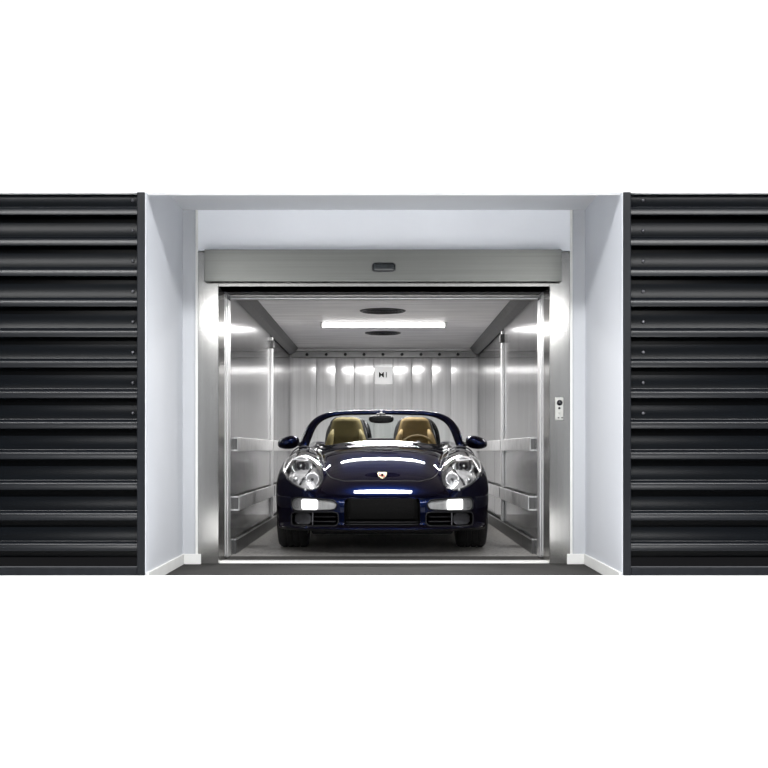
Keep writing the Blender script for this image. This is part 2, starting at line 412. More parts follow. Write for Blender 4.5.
# bumper rails and kick plates
def rail(s, y0, y1, z0, z1, d, name, lab, grp, m=M_RAIL):
    p = thing(name, lab, 'rail', (s * XL, y0, (z0 + z1) / 2), grp)
    h = (z1 - z0) / 2
    link('rail_face', BX(*sorted((-s * (d - .012), -s * d)), 0, y1 - y0, -h, h, bevel=.004), m, p)
    for zz in (-h, h - .012):
        link('rail_flange', BX(*sorted((0, -s * (d - .012))), 0, y1 - y0, zz, zz + .012), m, p)
    link('end_cap', BX(*sorted((0, -s * (d - .006))), .0, .012, -h + .012, h - .012), M_SKST, p)
    return p
sd = {-1: 'plain jamb side', 1: 'call plate side'}
for s, yp in ((-1, YPL), (1, YPR)):
    rail(s, Y0 + .22, yp - .07, .822, .932, .035, 'bumper_rail', 'upper steel bumper rail near the lift door on the %s' % sd[s], 'steel bumper rails')
    rail(s, yp + .03, YB - .1, .822, .932, .035, 'bumper_rail', 'upper steel bumper rail beyond the post on the %s' % sd[s], 'steel bumper rails')
    rail(s, Y0 + (.22 if s < 0 else .25), yp - .07, .345, .462, .045, 'bumper_rail', 'lower steel bumper rail near the lift door on the %s' % sd[s], 'steel bumper rails')
    rail(s, yp + .03, YB - .1, .345, .462, .045, 'bumper_rail', 'lower steel bumper rail beyond the post on the %s' % sd[s], 'steel bumper rails')
    b = BX(*sorted((s * XL, s * (XL - .022))), Y0 + .2, YB - .15, .002, .108)
    box(b, *sorted((s * XL, s * (XL - .026))), Y0 + .2, YB - .15, .108, .122, bevel=.003, mi=1)
    struct(link('baseboard_lift_left' if s < 0 else 'baseboard_lift_right', b, [M_SKST, M_POST]))
# ceiling tubes: one shows, a twin sits behind the door header
def tube_light(y, lab, half, TUBE_W):
    t = thing('ceiling_tube_light', lab, 'ceiling light', (-.005, y, ZL))
    link('lamp_housing', BX(-half - .03, half + .03, -.05, .05, -.008, 0, bevel=.006), M_RAIL, t)
    link('lit_tube', sweep(bmesh.new(), [(-half, 0, -.026), (half, 0, -.026)], .026, 12), M_TUBE, t, 'auto')
    for s in (-1, 1):
        link('tube_cap', BX(*sorted((s * (half + .002), s * (half + .025))), -.03, .03, -.054, -.006, bevel=.004), M_RAIL, t)
    l = bpy.data.lights.new('tube_glow', 'AREA'); l.shape = 'RECTANGLE'; l.size = 2 * half; l.size_y = .05; l.energy = TUBE_W; l.color = (1, .985, .97)
    lo = bpy.data.objects.new('tube_glow', l); COL.objects.link(lo); lo.location = (-.005, y, ZL - .055)
    return t
tube_light(2.92, 'long lit white tube light on the lift ceiling between the two round vents', .62, 160)
l = bpy.data.lights.new('door_header_lamp', 'AREA'); l.shape = 'RECTANGLE'; l.size = .72; l.size_y = .05; l.energy = 28; l.color = (1, .985, .97)
lo = bpy.data.objects.new('door_header_lamp', l); COL.objects.link(lo); lo.location = (-.005, .50, ZL - .03)
# round vents
def vent(y, r, lab):
    v = thing('ceiling_vent', lab, 'vent', (-.012, y, ZL), 'round ceiling vents')
    link('vent_ring', lathe(bmesh.new(), [(r, 0), (r, -.004), (r - .012, -.010), (r - .03, -.009), (r - .03, -.002)], 32), M_FAN, v, True)
    bm = bmesh.new()
    for q in range(1, 6):
        rr = (r - .03) * q / 6
        sweep(bm, [(rr * math.cos(a), rr * math.sin(a), -.009) for a in [k * 2 * PI / 24 for k in range(24)]], .003, 6, True)
    for k in range(4):
        a = k * PI / 2 + PI / 4
        sweep(bm, [(.02 * math.cos(a), .02 * math.sin(a), -.011), ((r - .02) * math.cos(a), (r - .02) * math.sin(a), -.011)], .003, 6)
    link('vent_guard', bm, M_FAN, v, True)
    bm = bmesh.new()
    for k in range(6):
        a = k * PI / 3
        ca, sa = math.cos(a), math.sin(a)
        p = [(.03, -.02, -.002), (r - .045, -.05, -.002), (r - .045, .05, -.006), (.03, .02, -.006)]
        vs = [bm.verts.new((x * ca - yy * sa, x * sa + yy * ca, z)) for x, yy, z in p]
        bm.faces.new(vs)
    lathe(bm, [(.0, -.008), (.03, -.008), (.035, -.001)], 16)
    link('fan_blades', bm, M_DARK, v)
vent(1.92, .215, 'round black ceiling vent nearer the lift door, in front of the tube light')
vent(3.98, .20, 'round black ceiling vent beyond the tube light, nearer the back wall')
# sign
sg = thing('wall_sign', 'small square white sign with black lettering on the lift back wall', 'sign', (-.005, YB - .022, 1.79))
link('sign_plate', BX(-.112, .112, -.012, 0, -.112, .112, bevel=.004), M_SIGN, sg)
def text(s, size, loc, m, parent, sx=1.0):
    cu = bpy.data.curves.new('lettering', 'FONT'); cu.body = s; cu.size = size; cu.align_x = 'CENTER'; cu.align_y = 'CENTER'
    cu.extrude = .001; cu.offset = size * .012
    o = bpy.data.objects.new('lettering', cu); COL.objects.link(o)
    me = bpy.data.meshes.new_from_object(o); bpy.data.objects.remove(o)
    t = bpy.data.objects.new('lettering', me); COL.objects.link(t)
    me.materials.append(m); t.parent = parent; t.location = loc; t.rotation_euler = (PI / 2, 0, 0); t.scale = (sx, 1, 1)
    return t
text('M1', .098, (-.004, -.0135, .002), M_INK, sg, 1.0)

# ================================================================== the car
class Spline:
    def __init__(s, pts):
        s.x = np.array([p[0] for p in pts], float); s.y = np.array([p[1] for p in pts], float)
        n = len(pts); h = np.diff(s.x); A = np.zeros((n, n)); r = np.zeros(n)
        A[0, 0] = A[-1, -1] = 1
        for i in range(1, n - 1):
            A[i, i - 1] = h[i - 1]; A[i, i] = 2 * (h[i - 1] + h[i]); A[i, i + 1] = h[i]
            r[i] = 6 * ((s.y[i + 1] - s.y[i]) / h[i] - (s.y[i] - s.y[i - 1]) / h[i - 1])
        s.m = np.linalg.solve(A, r); s.h = h
    def __call__(s, t):
        t = np.asarray(t, float); tc = np.clip(t, s.x[0], s.x[-1])
        i = np.clip(np.searchsorted(s.x, tc) - 1, 0, len(s.h) - 1)
        h = s.h[i]; a = (s.x[i + 1] - tc) / h; b = (tc - s.x[i]) / h
        return a * s.y[i] + b * s.y[i + 1] + ((a ** 3 - a) * s.m[i] + (b ** 3 - b) * s.m[i + 1]) * h * h / 6

def smax(a, b, k):
    h = np.maximum(k - np.abs(a - b), 0) / k
    return np.maximum(a, b) + h * h * k * .25
def smin(a, b, k): return -smax(-a, -b, k)

# centre line of nose and hood from its slope in degrees, so that the panel curves evenly
_sl = Spline([(-.12, 80), (-.03, 74), (0, 65), (.02, 53), (.04, 43.8), (.065, 39.0), (.085, 38.7), (.105, 38.4), (.13, 35.0), (.19, 28), (.26, 23.5), (.35, 20.2), (.47, 17.6), (.60, 16.4), (.68, 15.9), (.75, 15.5),
              (.84, 13.4), (.97, 9.3), (1.15, 5.6), (1.30, 4.4), (1.48, 4.5), (1.8, 4.2)])
_yy = np.arange(-.12, 1.7, .001); _zz = np.cumsum(np.tan(np.radians(_sl(_yy)))) * .001; _zz += .516 - _zz[np.argmin(abs(_yy - .10))]
_pp = [(y, float(np.interp(y, _yy, _zz))) for y in [-.11, -.08, -.05, -.03, -.015] + [k * .02 for k in range(0, 15)] + [.32 + k * .04 for k in range(0, 30)]]
P_HOOD = Spline(_pp + [(1.75, _pp[-1][1] + .018), (2.2, .895), (2.8, .925), (3.2, .93), (3.6, .89), (4.0, .80), (4.3, .68), (4.45, .58)])
Q_FEND = Spline([(-.05, .30), (.06, .44), (.16, .545), (.28, .650), (.42, .735), (.6, .795), (.8, .826), (1.1, .838), (1.4, .838), (1.8, .86), (2.3, .87), (2.8, .91), (3.2, .925), (3.6, .885), (4.0, .79), (4.3, .66), (4.45, .55)])
B_HALF = Spline([(-.1, .80), (.2, .845), (.5, .872), (.9, .892), (1.4, .875), (2.0, .865), (2.5, .875), (3.2, .905), (3.7, .895), (4.1, .85), (4.45, .80)])

def F0(x, y, z):
    ax = np.abs(x)
    axc = np.minimum(ax, .62)
    hood = P_HOOD(y) - .070 * axc ** 2 - .50 * axc ** 4
    d = ax - .675
    fend = Q_FEND(y) - np.where(d < 0, 2.1, 2.2) * d * d
    top = smax(hood, fend, .025)
    f = (z - top) * .85
    side = ax - (B_HALF(y) - .55 * np.maximum(z - .52, 0) ** 2 - .10 * np.maximum(.42 - z, 0))
    f = smax(f, side, .14)
    front = .40 * (ax / .88) ** 2.6 + .55 * np.maximum(z - .40, 0) ** 2 + .10 * np.maximum(.34 - z, 0) - .035 * np.exp(-((z - .215) / .022) ** 2)
    f = smax(f, (front - y) * .85, .05)
    rear = 4.33 - .28 * (ax / .9) ** 2.6 - .6 * (z - .55) ** 2
    f = smax(f, (y - rear) * .9, .10)
    f = smax(f, .188 - z, .03)
    return f

# carve outlines in front elevation, |x| and z
HL = dict(c=(.648, .680), a=.206, b=.143, t=math.radians(47))
def egg(ax, z, g=0):
    dx, dz = ax - HL['c'][0], z - HL['c'][1]; c, s = math.cos(HL['t']), math.sin(HL['t'])
    u, v = dx * c + dz * s, -dx * s + dz * c
    b = HL['b'] * (1 + .16 * u / HL['a'])
    return (np.sqrt((u / HL['a']) ** 2 + (v / b) ** 2) - 1) * HL['b']
def rbox(ax, z, x0, x1, z0, z1, r):
    qx = np.abs(ax - (x0 + x1) / 2) - (x1 - x0) / 2 + r; qz = np.abs(z - (z0 + z1) / 2) - (z1 - z0) / 2 + r
    return np.sqrt(np.maximum(qx, 0) ** 2 + np.maximum(qz, 0) ** 2) + np.minimum(np.maximum(qx, qz), 0) - r
def lampout(ax, z):      # combined fog / indicator lamp, tapering to the middle of the car
    zc = .398; h = .052 - .016 * np.clip((.62 - ax) / .27, 0, 1)
    qx = np.abs(ax - .540) - .19 + .045; qz = np.abs(z - zc) - h + .045 * .9
    return np.sqrt(np.maximum(qx, 0) ** 2 + np.maximum(qz, 0) ** 2) + np.minimum(np.maximum(qx, qz), 0) - .043
def intake(ax, z): return rbox(ax, z + .03 * (ax - .5), .345, .725, .232, .338, .030)
def centre(ax, z): return rbox(ax, z, -.31, .295, .235, .448, .03)

def FC(x, y, z):
    f0 = F0(x, y, z); ax = np.abs(x); f = f0
    fr = y < .95
    def cut(f, g, depth): return np.where(fr, np.maximum(f, -np.maximum(g, -f0 - depth)), f)
    f = cut(f, egg(ax, z), .085)
    f = cut(f, lampout(ax, z), .035)
    f = cut(f, intake(ax, z), .11)
    f = cut(f, centre(ax, z), .06)
    for yc, r, xin in ((.90, .350, .60), (3.315, .360, .585)):
        cyl = np.sqrt((y - yc) ** 2 + (z - .318) ** 2) - r
        f = smax(f, -np.maximum(cyl, xin - ax), .012)
    ck = rbox(y, z, 1.72, 2.86, .42, 1.6, .10)
    ck = smax(ck, ax - (.665 + .0 * y), .12)
    f = smax(f, -ck, .03)
    return f

def surface(Fn, gx, gy, gz):
    X, Y, Z = np.meshgrid(gx, gy, gz, indexing='ij')
    V = Fn(X, Y, Z)
    V = np.concatenate([V[:0:-1], V], 0); gx = np.concatenate([-gx[:0:-1], gx])
    nx, ny, nz_ = V.shape; ins = V < 0
    c = ins[:-1, :-1, :-1].astype(np.int8)
    tot = np.zeros_like(c)
    for i in (0, 1):
        for j in (0, 1):
            for k in (0, 1):
                tot += ins[i:nx - 1 + i, j:ny - 1 + j, k:nz_ - 1 + k]
    act = (tot > 0) & (tot < 8)
    I, J, K = np.nonzero(act)
    idx = -np.ones(act.shape, np.int64); idx[I, J, K] = np.arange(len(I))
    acc = np.zeros((len(I), 3)); cnt = np.zeros(len(I))
    corners = [(i, j, k) for i in (0, 1) for j in (0, 1) for k in (0, 1)]
    for a in corners:
        for ax in range(3):
            if a[ax]: continue
            b = list(a); b[ax] = 1
            va = V[I + a[0], J + a[1], K + a[2]]; vb = V[I + b[0], J + b[1], K + b[2]]
            m = (va < 0) != (vb < 0)
            t = np.where(m, va / np.where(m, va - vb, 1), 0)
            pa = np.stack([gx[I + a[0]], gy[J + a[1]], gz[K + a[2]]], 1); pb = np.stack([gx[I + b[0]], gy[J + b[1]], gz[K + b[2]]], 1)
            acc += np.where(m[:, None], pa + (pb - pa) * t[:, None], 0); cnt += m
    P = acc / cnt[:, None]
    faces = []
    for ax in range(3):
        sl0 = [slice(1, -1)] * 3; sl0[ax] = slice(0, -1)
        sl1 = list(sl0); sl1[ax] = slice(1, None)
        A = ins[tuple(sl0)]; B = ins[tuple(sl1)]
        e = np.nonzero(A != B)
        off = [1, 1, 1]; off[ax] = 0
        g = [e[q] + off[q] for q in range(3)]
        u, w = [q for q in range(3) if q != ax]
        def cell(du, dw):
            h = list(g); h[u] = h[u] + du; h[w] = h[w] + dw
            return idx[h[0], h[1], h[2]]
        q = np.stack([cell(-1, -1), cell(0, -1), cell(0, 0), cell(-1, 0)], 1)
        flip = A[e] if ax != 1 else ~A[e]
        q = np.where(flip[:, None], q, q[:, ::-1])
        faces.append(q)
    return P, np.concatenate(faces)

def grad(Fn, P, e=.0015):
    x, y, z = P.T
    return np.stack([Fn(x + e, y, z) - Fn(x - e, y, z), Fn(x, y + e, z) - Fn(x, y - e, z), Fn(x, y, z + e) - Fn(x, y, z - e)], 1) / (2 * e)

def pmesh(name, P, Fs, N, mats, parent, mi=None, smooth=True):
    me = bpy.data.meshes.new(name)
    me.from_pydata(P.tolist() if hasattr(P, 'tolist') else P, [], Fs.tolist() if hasattr(Fs, 'tolist') else Fs)
    for m in mats: me.materials.append(m)
    if mi is not None: me.polygons.foreach_set('material_index', np.asarray(mi, np.int32))
    me.polygons.foreach_set('use_smooth', np.ones(len(me.polygons), bool))
    me.update()
    if N is not None: me.normals_split_custom_set_from_vertices(N.tolist())
    o = bpy.data.objects.new(name, me); COL.objects.link(o); o.parent = parent
    return o

CAR0 = (-.014, .12, .001)
car = thing('convertible_car', 'dark blue open-top sports car with tan seats parked in the steel lift', 'car', CAR0)

gx = np.arange(0, .98, .0085)
gy = np.concatenate([np.arange(-.08, 1.30, .0085), np.arange(1.30, 4.46, .022)])
gz = np.arange(.12, 1.02, .0088)
P, Q = surface(FC, gx, gy, gz)
for it in range(3):
    f = FC(*P.T); g = grad(FC, P); st = (f / np.maximum((g ** 2).sum(1), .2))[:, None] * g
    ln = np.linalg.norm(st, axis=1, keepdims=True); st *= np.minimum(1, .005 / np.maximum(ln, 1e-9))
    P = P - st
G = grad(FC, P); N = G / np.maximum(np.linalg.norm(G, axis=1, keepdims=True), 1e-9)
C = P[Q].mean(1)
f0c = F0(*C.T)
deep = f0c < -.006
incock = deep & (C[:, 1] > 1.5) & (C[:, 1] < 3.0) & (C[:, 2] > .40) & (np.abs(C[:, 0]) < .70)
mi = np.zeros(len(Q), int); mi[deep] = 1
door = (~deep) & (np.abs(C[:, 0]) > .66) & (C[:, 1] > 1.47) & (C[:, 1] < 2.62) & (C[:, 2] > .27)
def sub(name, mask, mats, m=None):
    q = Q[mask]; u, inv = np.unique(q, return_inverse=True)
    return pmesh(name, P[u], inv.reshape(q.shape), N[u], mats, car, None if m is None else m[mask])
body = sub('body_shell', ~door, [M_PAINT, M_BLACK], mi)
for s in (-1, 1):
    d = sub('door', door & (np.sign(C[:, 0]) == s), [M_PAINT])
    link('door_handle', sweep(bmesh.new(), [(s * .872, 2.30, .70), (s * .89, 2.34, .705), (s * .89, 2.44, .71), (s * .872, 2.48, .71)], .011, 8), M_PAINT, d, True)

def ray_y(x, z, level=0.0, y0=-.15, y1=1.3):
    x = np.asarray(x, float); z = np.asarray(z, float)
    ys = np.linspace(y0, y1, 300); hit = np.full(x.shape, y1); done = np.zeros(x.shape, bool); prev = np.full(x.shape, y0)
    for y in ys:
        f = F0(x, np.full(x.shape, y), z) - level
        new = (~done) & (f < 0); hit = np.where(new, y, hit); prev = np.where(done | new, prev, y); done |= new
    lo, hi = prev, hit
    for _ in range(22):
        m = (lo + hi) / 2; ins = F0(x, m, z) - level < 0
        hi = np.where(ins, m, hi); lo = np.where(ins, lo, m)
    return hi
def ray_z(x, y, level=0.0):
    x = np.asarray(x, float); y = np.asarray(y, float); lo = np.full(x.shape, .35); hi = np.full(x.shape, 1.2)
    for _ in range(30):
        m = (lo + hi) / 2; ins = F0(x, y, m) - level < 0
        lo = np.where(ins, m, lo); hi = np.where(ins, hi, m)
    return lo

def outline(fn, c, n=56, rmax=.5, shrink=0.0):
    out = []
    for k in range(n):
        a = 2 * PI * k / n; lo, hi = 0., rmax
        for _ in range(30):
            m = (lo + hi) / 2
            if fn(np.array(c[0] + m * math.cos(a)), np.array(c[1] + m * math.sin(a))) < -shrink: lo = m
            else: hi = m
        out.append((c[0] + lo * math.cos(a), c[1] + lo * math.sin(a)))
    return out
def patch(name, out, c, s, level, m, parent, rings=10, rmin=0.0, dome=0.0):
    """patch filling an outline (|x|, z) that follows the body at a given depth"""
    pts = []; rs = np.linspace(rmin, 1, rings)
    o = np.array(out)
    X = np.concatenate([c[0] + r * (o[:, 0] - c[0]) for r in rs]); Z = np.concatenate([c[1] + r * (o[:, 1] - c[1]) for r in rs])
    Y = ray_y(X, Z, level)
    rr = np.repeat(rs, len(o)); Y = Y - dome * (1 - rr ** 2)
    n = len(o); V = np.stack([s * X, Y, Z], 1); fs = []
    for i in range(rings - 1):
        for k in range(n):
            q = [i * n + k, i * n + (k + 1) % n, (i + 1) * n + (k + 1) % n, (i + 1) * n + k]
            fs.append(q if s > 0 else q[::-1])
    bm = bmesh.new(); vs = [bm.verts.new(v) for v in V]
    for q in fs: bm.faces.new([vs[i] for i in q])
    bmesh.ops.remove_doubles(bm, verts=bm.verts, dist=1e-5)
    return link(name, bm, m, parent, True)
def rim(name, out, s, level, r, m, parent):
    o = np.array(out); Y = ray_y(o[:, 0], o[:, 1], level)
    return link(name, sweep(bmesh.new(), [(s * a, y, b) for (a, b), y in zip(out, Y)], r, 6, True), m, parent, True)

hl_out = outline(egg, HL['c']); hl_in = outline(egg, HL['c'], shrink=.004)
lp_c = (.54, .398); lp_out = outline(lampout, lp_c, 64, shrink=.002)
in_c = (.535, .284); in_out = outline(intake, in_c, 64, shrink=-.002)
for s in (-1, 1):
    # ---- headlamp
    hl = patch('headlight', hl_in, HL['c'], s, -.076, M_CHROME, car)
    rim('lamp_seal', hl_in, s, -.004, .007, M_DARKCH, hl)
    def at(ax, z, lev): return float(ray_y(np.array([ax]), np.array([z]), lev)[0])
    # main projector: dark ring, chrome shroud, glass ball
    px_, pz_ = .668, .700; yb = at(px_, pz_, -.055)
    link('lamp_bezel', lathe(bmesh.new(), [(.080, .035), (.084, .0), (.079, -.012), (.066, -.010), (.056, .02)], 32, 'y', (s * px_, yb - .004, pz_)), M_ALLOY, hl, True)
    link('projector_ring', lathe(bmesh.new(), [(.050, .03), (.052, -.004), (.046, -.016), (.036, -.012), (.030, .01)], 28, 'y', (s * px_, yb - .012, pz_)), M_DARKCH, hl, True)
    link('projector_glass', lathe(bmesh.new(), [(0, -.024), (.014, -.021), (.024, -.012), (.030, 0)], 20, 'y', (s * px_, yb - .010, pz_)), M_GLOSSB, hl, True)
    link('lamp_bulb', lathe(bmesh.new(), [(0, -.006), (.008, -.003), (.010, .004)], 12, 'y', (s * px_, yb - .038, pz_)), M_ALLOY, hl, True)
    px_, pz_ = .565, .592; yb = at(px_, pz_, -.055)
    link('lamp_bezel', lathe(bmesh.new(), [(.054, .03), (.058, .0), (.053, -.010), (.040, .0), (.026, .018), (0, .024)], 28, 'y', (s * px_, yb - .004, pz_)), M_CHROME, hl, True)
    link('lamp_bulb', lathe(bmesh.new(), [(0, -.012), (.010, -.008), (.013, .004), (.013, .02)], 12, 'y', (s * px_, yb + .004, pz_)), M_DARKCH, hl, True)
    px_, pz_ = .700, .590; yb = at(px_, pz_, -.06)
    link('lamp_bulb', lathe(bmesh.new(), [(0, -.012), (.014, -.008), (.020, .004), (.020, .02)], 14, 'y', (s * px_, yb, pz_)), M_ALLOY, hl, True)
    # dark divider between the reflectors
    dv = [(.56, .745), (.585, .68), (.60, .635), (.64, .590), (.66, .55)]
    link('lamp_divider', sweep(bmesh.new(), [(s * a, at(a, b, -.05), b) for a, b in dv], .009, 8), M_DARKCH, hl, True)
    patch('lamp_lens', hl_in, HL['c'], s, -.002, M_LENS, hl)
    # washer nozzle under the lamp
    link('washer_nozzle', lathe(bmesh.new(), [(0, -.012), (.008, -.010), (.012, .01)], 12, 'y', (s * .610, at(.610, .512, 0) + .004, .512)), M_ALLOY, car, True)
    # ---- front lamp in the bumper: clear reflector, lit middle, small round bulb at the outer end
    fl = patch('front_lamp', lp_out, lp_c, s, -.028, M_LAMPW, car)
    rim('lamp_seal', lp_out, s, -.003, .006, M_BLACK, fl)
    lit = outline(lambda a, b: rbox(a, b, .512, .642, .356, .440, .012), (.577, .398), 40)
    patch('lit_lamp', lit, (.577, .398), s, -.016, M_LAMPON, fl)
    lit2 = outline(lambda a, b: rbox(a, b, .664, .706, .370, .428, .02), (.685, .399), 24)
    patch('bulb_reflector', lit2, (.685, .399), s, -.018, M_ALLOY, fl)
    patch('lamp_lens', lp_out, lp_c, s, -.004, M_LENS, fl)
    # ---- side intake with fins
    gi = patch('side_grille', in_out, in_c, s, -.10, M_MESH, car)
    rim('grille_lip', in_out, s, -.002, .006, M_BLACK, gi)
    bm = bmesh.new()
    for zz in (.262, .300):
        xs = np.linspace(.365, .705, 12); ys = ray_y(xs, np.full(12, zz) , -.045)
        sweep(bm, [(s * a, y, zz - .02 * (a - .5)) for a, y in zip(xs, ys)], .007, 6)
    link('grille_slat', bm, M_BLACK, gi, True)
    yb = at(.545, .285, -.03)
    link('grille_strut', BX(s * .552 - .006, s * .552 + .006, yb, yb + .06, .232, .34, bevel=.003), M_DARKCH, gi)
    fg = patch('fog_lamp_cover', outline(lambda a, b: rbox(a, b + .03 * (a - .5), .565, .700, .240, .330, .035), (.632, .283), 36), (.632, .283), s, -.035, M_DARKCH, gi)

# centre intake: dark blank number plate panel over a slatted grille
c_out = outline(lambda a, b: rbox(a, b, -.296, .296, .228, .452, .03), (0, .34), 72)
cg = patch('centre_grille', c_out, (0, .34), 1, -.052, M_MESH, car)
bm = bmesh.new()
for zz in (.246, .264):
    xs = np.linspace(-.285, .285, 16); ys = ray_y(xs, np.full(16, zz), -.02)
    sweep(bm, [(a, y, zz) for a, y in zip(xs, ys)], .006, 6)
link('grille_slat', bm, M_BLACK, cg, True)
xs = np.linspace(-.268, .268, 17)
b = bmesh.new(); rows = []
for zz in (.287, .292, .368, .444, .449):
    e = .006 if zz in (.287, .449) else 0
    rows.append([b.verts.new((a, float(ray_y(np.array([a]), np.array([.36]), .006)[0]) + e + (.368 - zz) * .0, zz)) for a in xs])
for A, B in zip(rows, rows[1:]):
    for k in range(16): b.faces.new((A[k], A[k + 1], B[k + 1], B[k]))
pl = link('number_plate_panel', b, M_MESH, car, True); pl.modifiers.new('s', 'SOLIDIFY').thickness = .012
# spoiler lip bright edge strip below the grille
xs = np.linspace(-.80, .80, 33); ys = ray_y(xs, np.full(33, .215), .002)
link('spoiler_lip', sweep(bmesh.new(), [(a, y - .002, .213) for a, y in zip(xs, ys)], .011, 8, flat=.6), M_PAINT, car, True)
xs = np.linspace(-.62, .62, 25); ys = ray_y(xs, np.full(25, .20), -.03)
link('air_dam', loft(bmesh.new(), [[(a, y + .03, .205), (a, y + .05, .135), (a, y + .06, .135), (a, y + .06, .205)] for a, y in zip(xs, ys)]), M_BLACK, car)

# hood: a panel of its own lying 3 mm over the shell
def hood_half(y):  # half width of the shut line
    return float(Spline([(.205, .30), (.26, .375), (.34, .425), (.5, .470), (.7, .497), (.95, .525), (1.2, .555), (1.40, .565)])(y))
ny, nx_ = 70, 41
V = []; 
ysn = [.205 + (1.40 - .205) * (j / (ny - 1)) ** 1.15 for j in range(ny)]
for j, y in enumerate(ysn):
    w = hood_half(y)
    for i in range(nx_):
        u = -1 + 2 * i / (nx_ - 1); u = math.sin(u * PI / 2 * .96) / math.sin(PI / 2 * .96)
        front_curve = .055 * (u * .35 / .30) ** 2 if j == 0 else 0
        yy = y + .16 * (u * w) ** 2 * max(0, 1 - j / 20)  + (.0 if j < 60 else -.05 * (u ** 2) * (j - 60) / 10)
        V.append((u * w, yy))
V = np.array(V); edge = np.zeros(len(V))
lev = np.full(len(V), .0035)
for j in range(ny):
    for i in range(nx_):
        if i in (0, nx_ - 1) or j in (0, ny - 1): lev[j * nx_ + i] = -.006
Z = ray_z(V[:, 0], V[:, 1], lev)
Pm = np.stack([V[:, 0], V[:, 1], Z], 1)
fs = [[j * nx_ + i, j * nx_ + i + 1, (j + 1) * nx_ + i + 1, (j + 1) * nx_ + i] for j in range(ny - 1) for i in range(nx_ - 1)]
g = grad(F0, Pm); Nn = g / np.linalg.norm(g, axis=1, keepdims=True)
hood = pmesh('hood', Pm, np.array(fs), Nn, [M_PAINT], car)
# dark shut line round the hood
lp = [(V[i][0], V[i][1]) for i in range(nx_)]
lp = [tuple(V[j * nx_]) for j in range(ny - 1, -1, -1)] + [tuple(V[i]) for i in range(1, nx_)] + [tuple(V[j * nx_ + nx_ - 1]) for j in range(1, ny)]
lp = np.array(lp); zz = ray_z(lp[:, 0], lp[:, 1], .0)
link('shut_line', sweep(bmesh.new(), [(a * 1.004, b_, c - .001) for (a, b_), c in zip(lp, zz)], .0035, 6), M_DARK, hood, True)
# crest on the nose of the hood
def crest(pts, lift, name, m, parent):
    b = bmesh.new(); a = np.array(pts); x = a[:, 0]; y = .285 + a[:, 1]
    z = ray_z(x, y, .0035 + lift)
    top_ = [b.verts.new((x[i], y[i], z[i])) for i in range(len(pts))]
    bot = [b.verts.new((x[i], y[i], z[i] - .006)) for i in range(len(pts))]
    b.faces.new(top_)
    for i in range(len(pts)):
        k = (i + 1) % len(pts); b.faces.new((top_[i], bot[i], bot[k], top_[k]))
    return link(name, b, m, parent)
SH = [(-.036, .062), (-.018, .066), (0, .062), (.018, .066), (.036, .062), (.038, .025), (.030, -.015), (.016, -.045), (0, -.062), (-.016, -.045), (-.030, -.015), (-.038, .025)]
cr = crest(SH, .003, 'crest_badge', M_CREST, car)
crest([(-.028, .030), (-.004, .030), (-.004, -.005), (-.026, -.005)], .004, 'badge_field', M_CRESTR, cr)
crest([(.004, -.008), (.022, -.008), (.012, -.034), (.004, -.044)], .004, 'badge_field', M_CRESTR, cr)
crest([(-.010, .022), (.010, .022), (.009, -.006), (0, -.018), (-.009, -.006)], .0055, 'badge_shield', M_GLOSSB, cr)

# cowl, sloping up to the screen
b = bmesh.new(); rows = []
for t, dz in ((0, -.02), (.02, .000), (.25, .0094), (.5, .0217), (.75, .036), (1, .050)):
    row = []
    for i in range(31):
        x = -.60 + 1.2 * i / 30
        y = 1.385 + .15 * (x / .6) ** 2 * .9 + t * .142
        row.append(b.verts.new((x, y, float(ray_z(np.array([x]), np.array([1.385 + .135 * (x / .6) ** 2]))[0]) + dz)))
    rows.append(row)
for A, B in zip(rows, rows[1:]):
    for k in range(30): b.faces.new((A[k], A[k + 1], B[k + 1], B[k]))
link('cowl_panel', b, M_GLOSSB, car, True)

# windscreen
fp = Spline([(-1, -.735), (-.86, -.672), (-.72, -.585), (-.55, -.455), (-.3, -.25), (0, 0), (.3, .25), (.55, .455), (.72, .585), (.86, .672), (1, .735)])
fy = Spline([(-1, 1.70), (-.86, 1.86), (-.72, 1.965), (-.55, 2.02), (-.3, 2.02), (0, 2.01), (.3, 2.02), (.55, 2.02), (.72, 1.965), (.86, 1.86), (1, 1.70)])
fz = Spline([(-1, .835), (-.86, 1.03), (-.72, 1.128), (-.55, 1.172), (-.3, 1.184), (0, 1.188), (.3, 1.184), (.55, 1.172), (.72, 1.128), (.86, 1.03), (1, .835)])
ts = np.linspace(-1, 1, 61)
fpts = [(float(fp(t)), float(fy(t)), float(fz(t))) for t in ts]
frad = [.026 + .018 * min(1, max(0, (abs(t) - .55) / .35)) for t in ts]
ws = link('windscreen_frame', sweep(bmesh.new(), fpts, frad, 12, flat=.85), M_PAINT, car, True)
b = bmesh.new(); rows = []
for j in range(9):
    v = j / 8; row = []
    for i, t in enumerate(ts[2:-2]):
        X0 = float(fp(t)); Y0_, Z0_ = float(fy(t)), float(fz(t))
        xb = X0 * 1.0; yb = 1.54 + .155 * (xb / .73) ** 2; zb = .885 - .045 * (xb / .73) ** 2
        row.append(b.verts.new((xb + (X0 - xb) * v, yb + (Y0_ - yb) * v, zb + (Z0_ - zb) * v + .02 * math.sin(v * PI))))
    rows.append(row)
for A, B in zip(rows, rows[1:]):
    for k in range(len(A) - 1): b.faces.new((A[k], A[k + 1], B[k + 1], B[k]))
link('windscreen', b, M_GLASS, car, True)
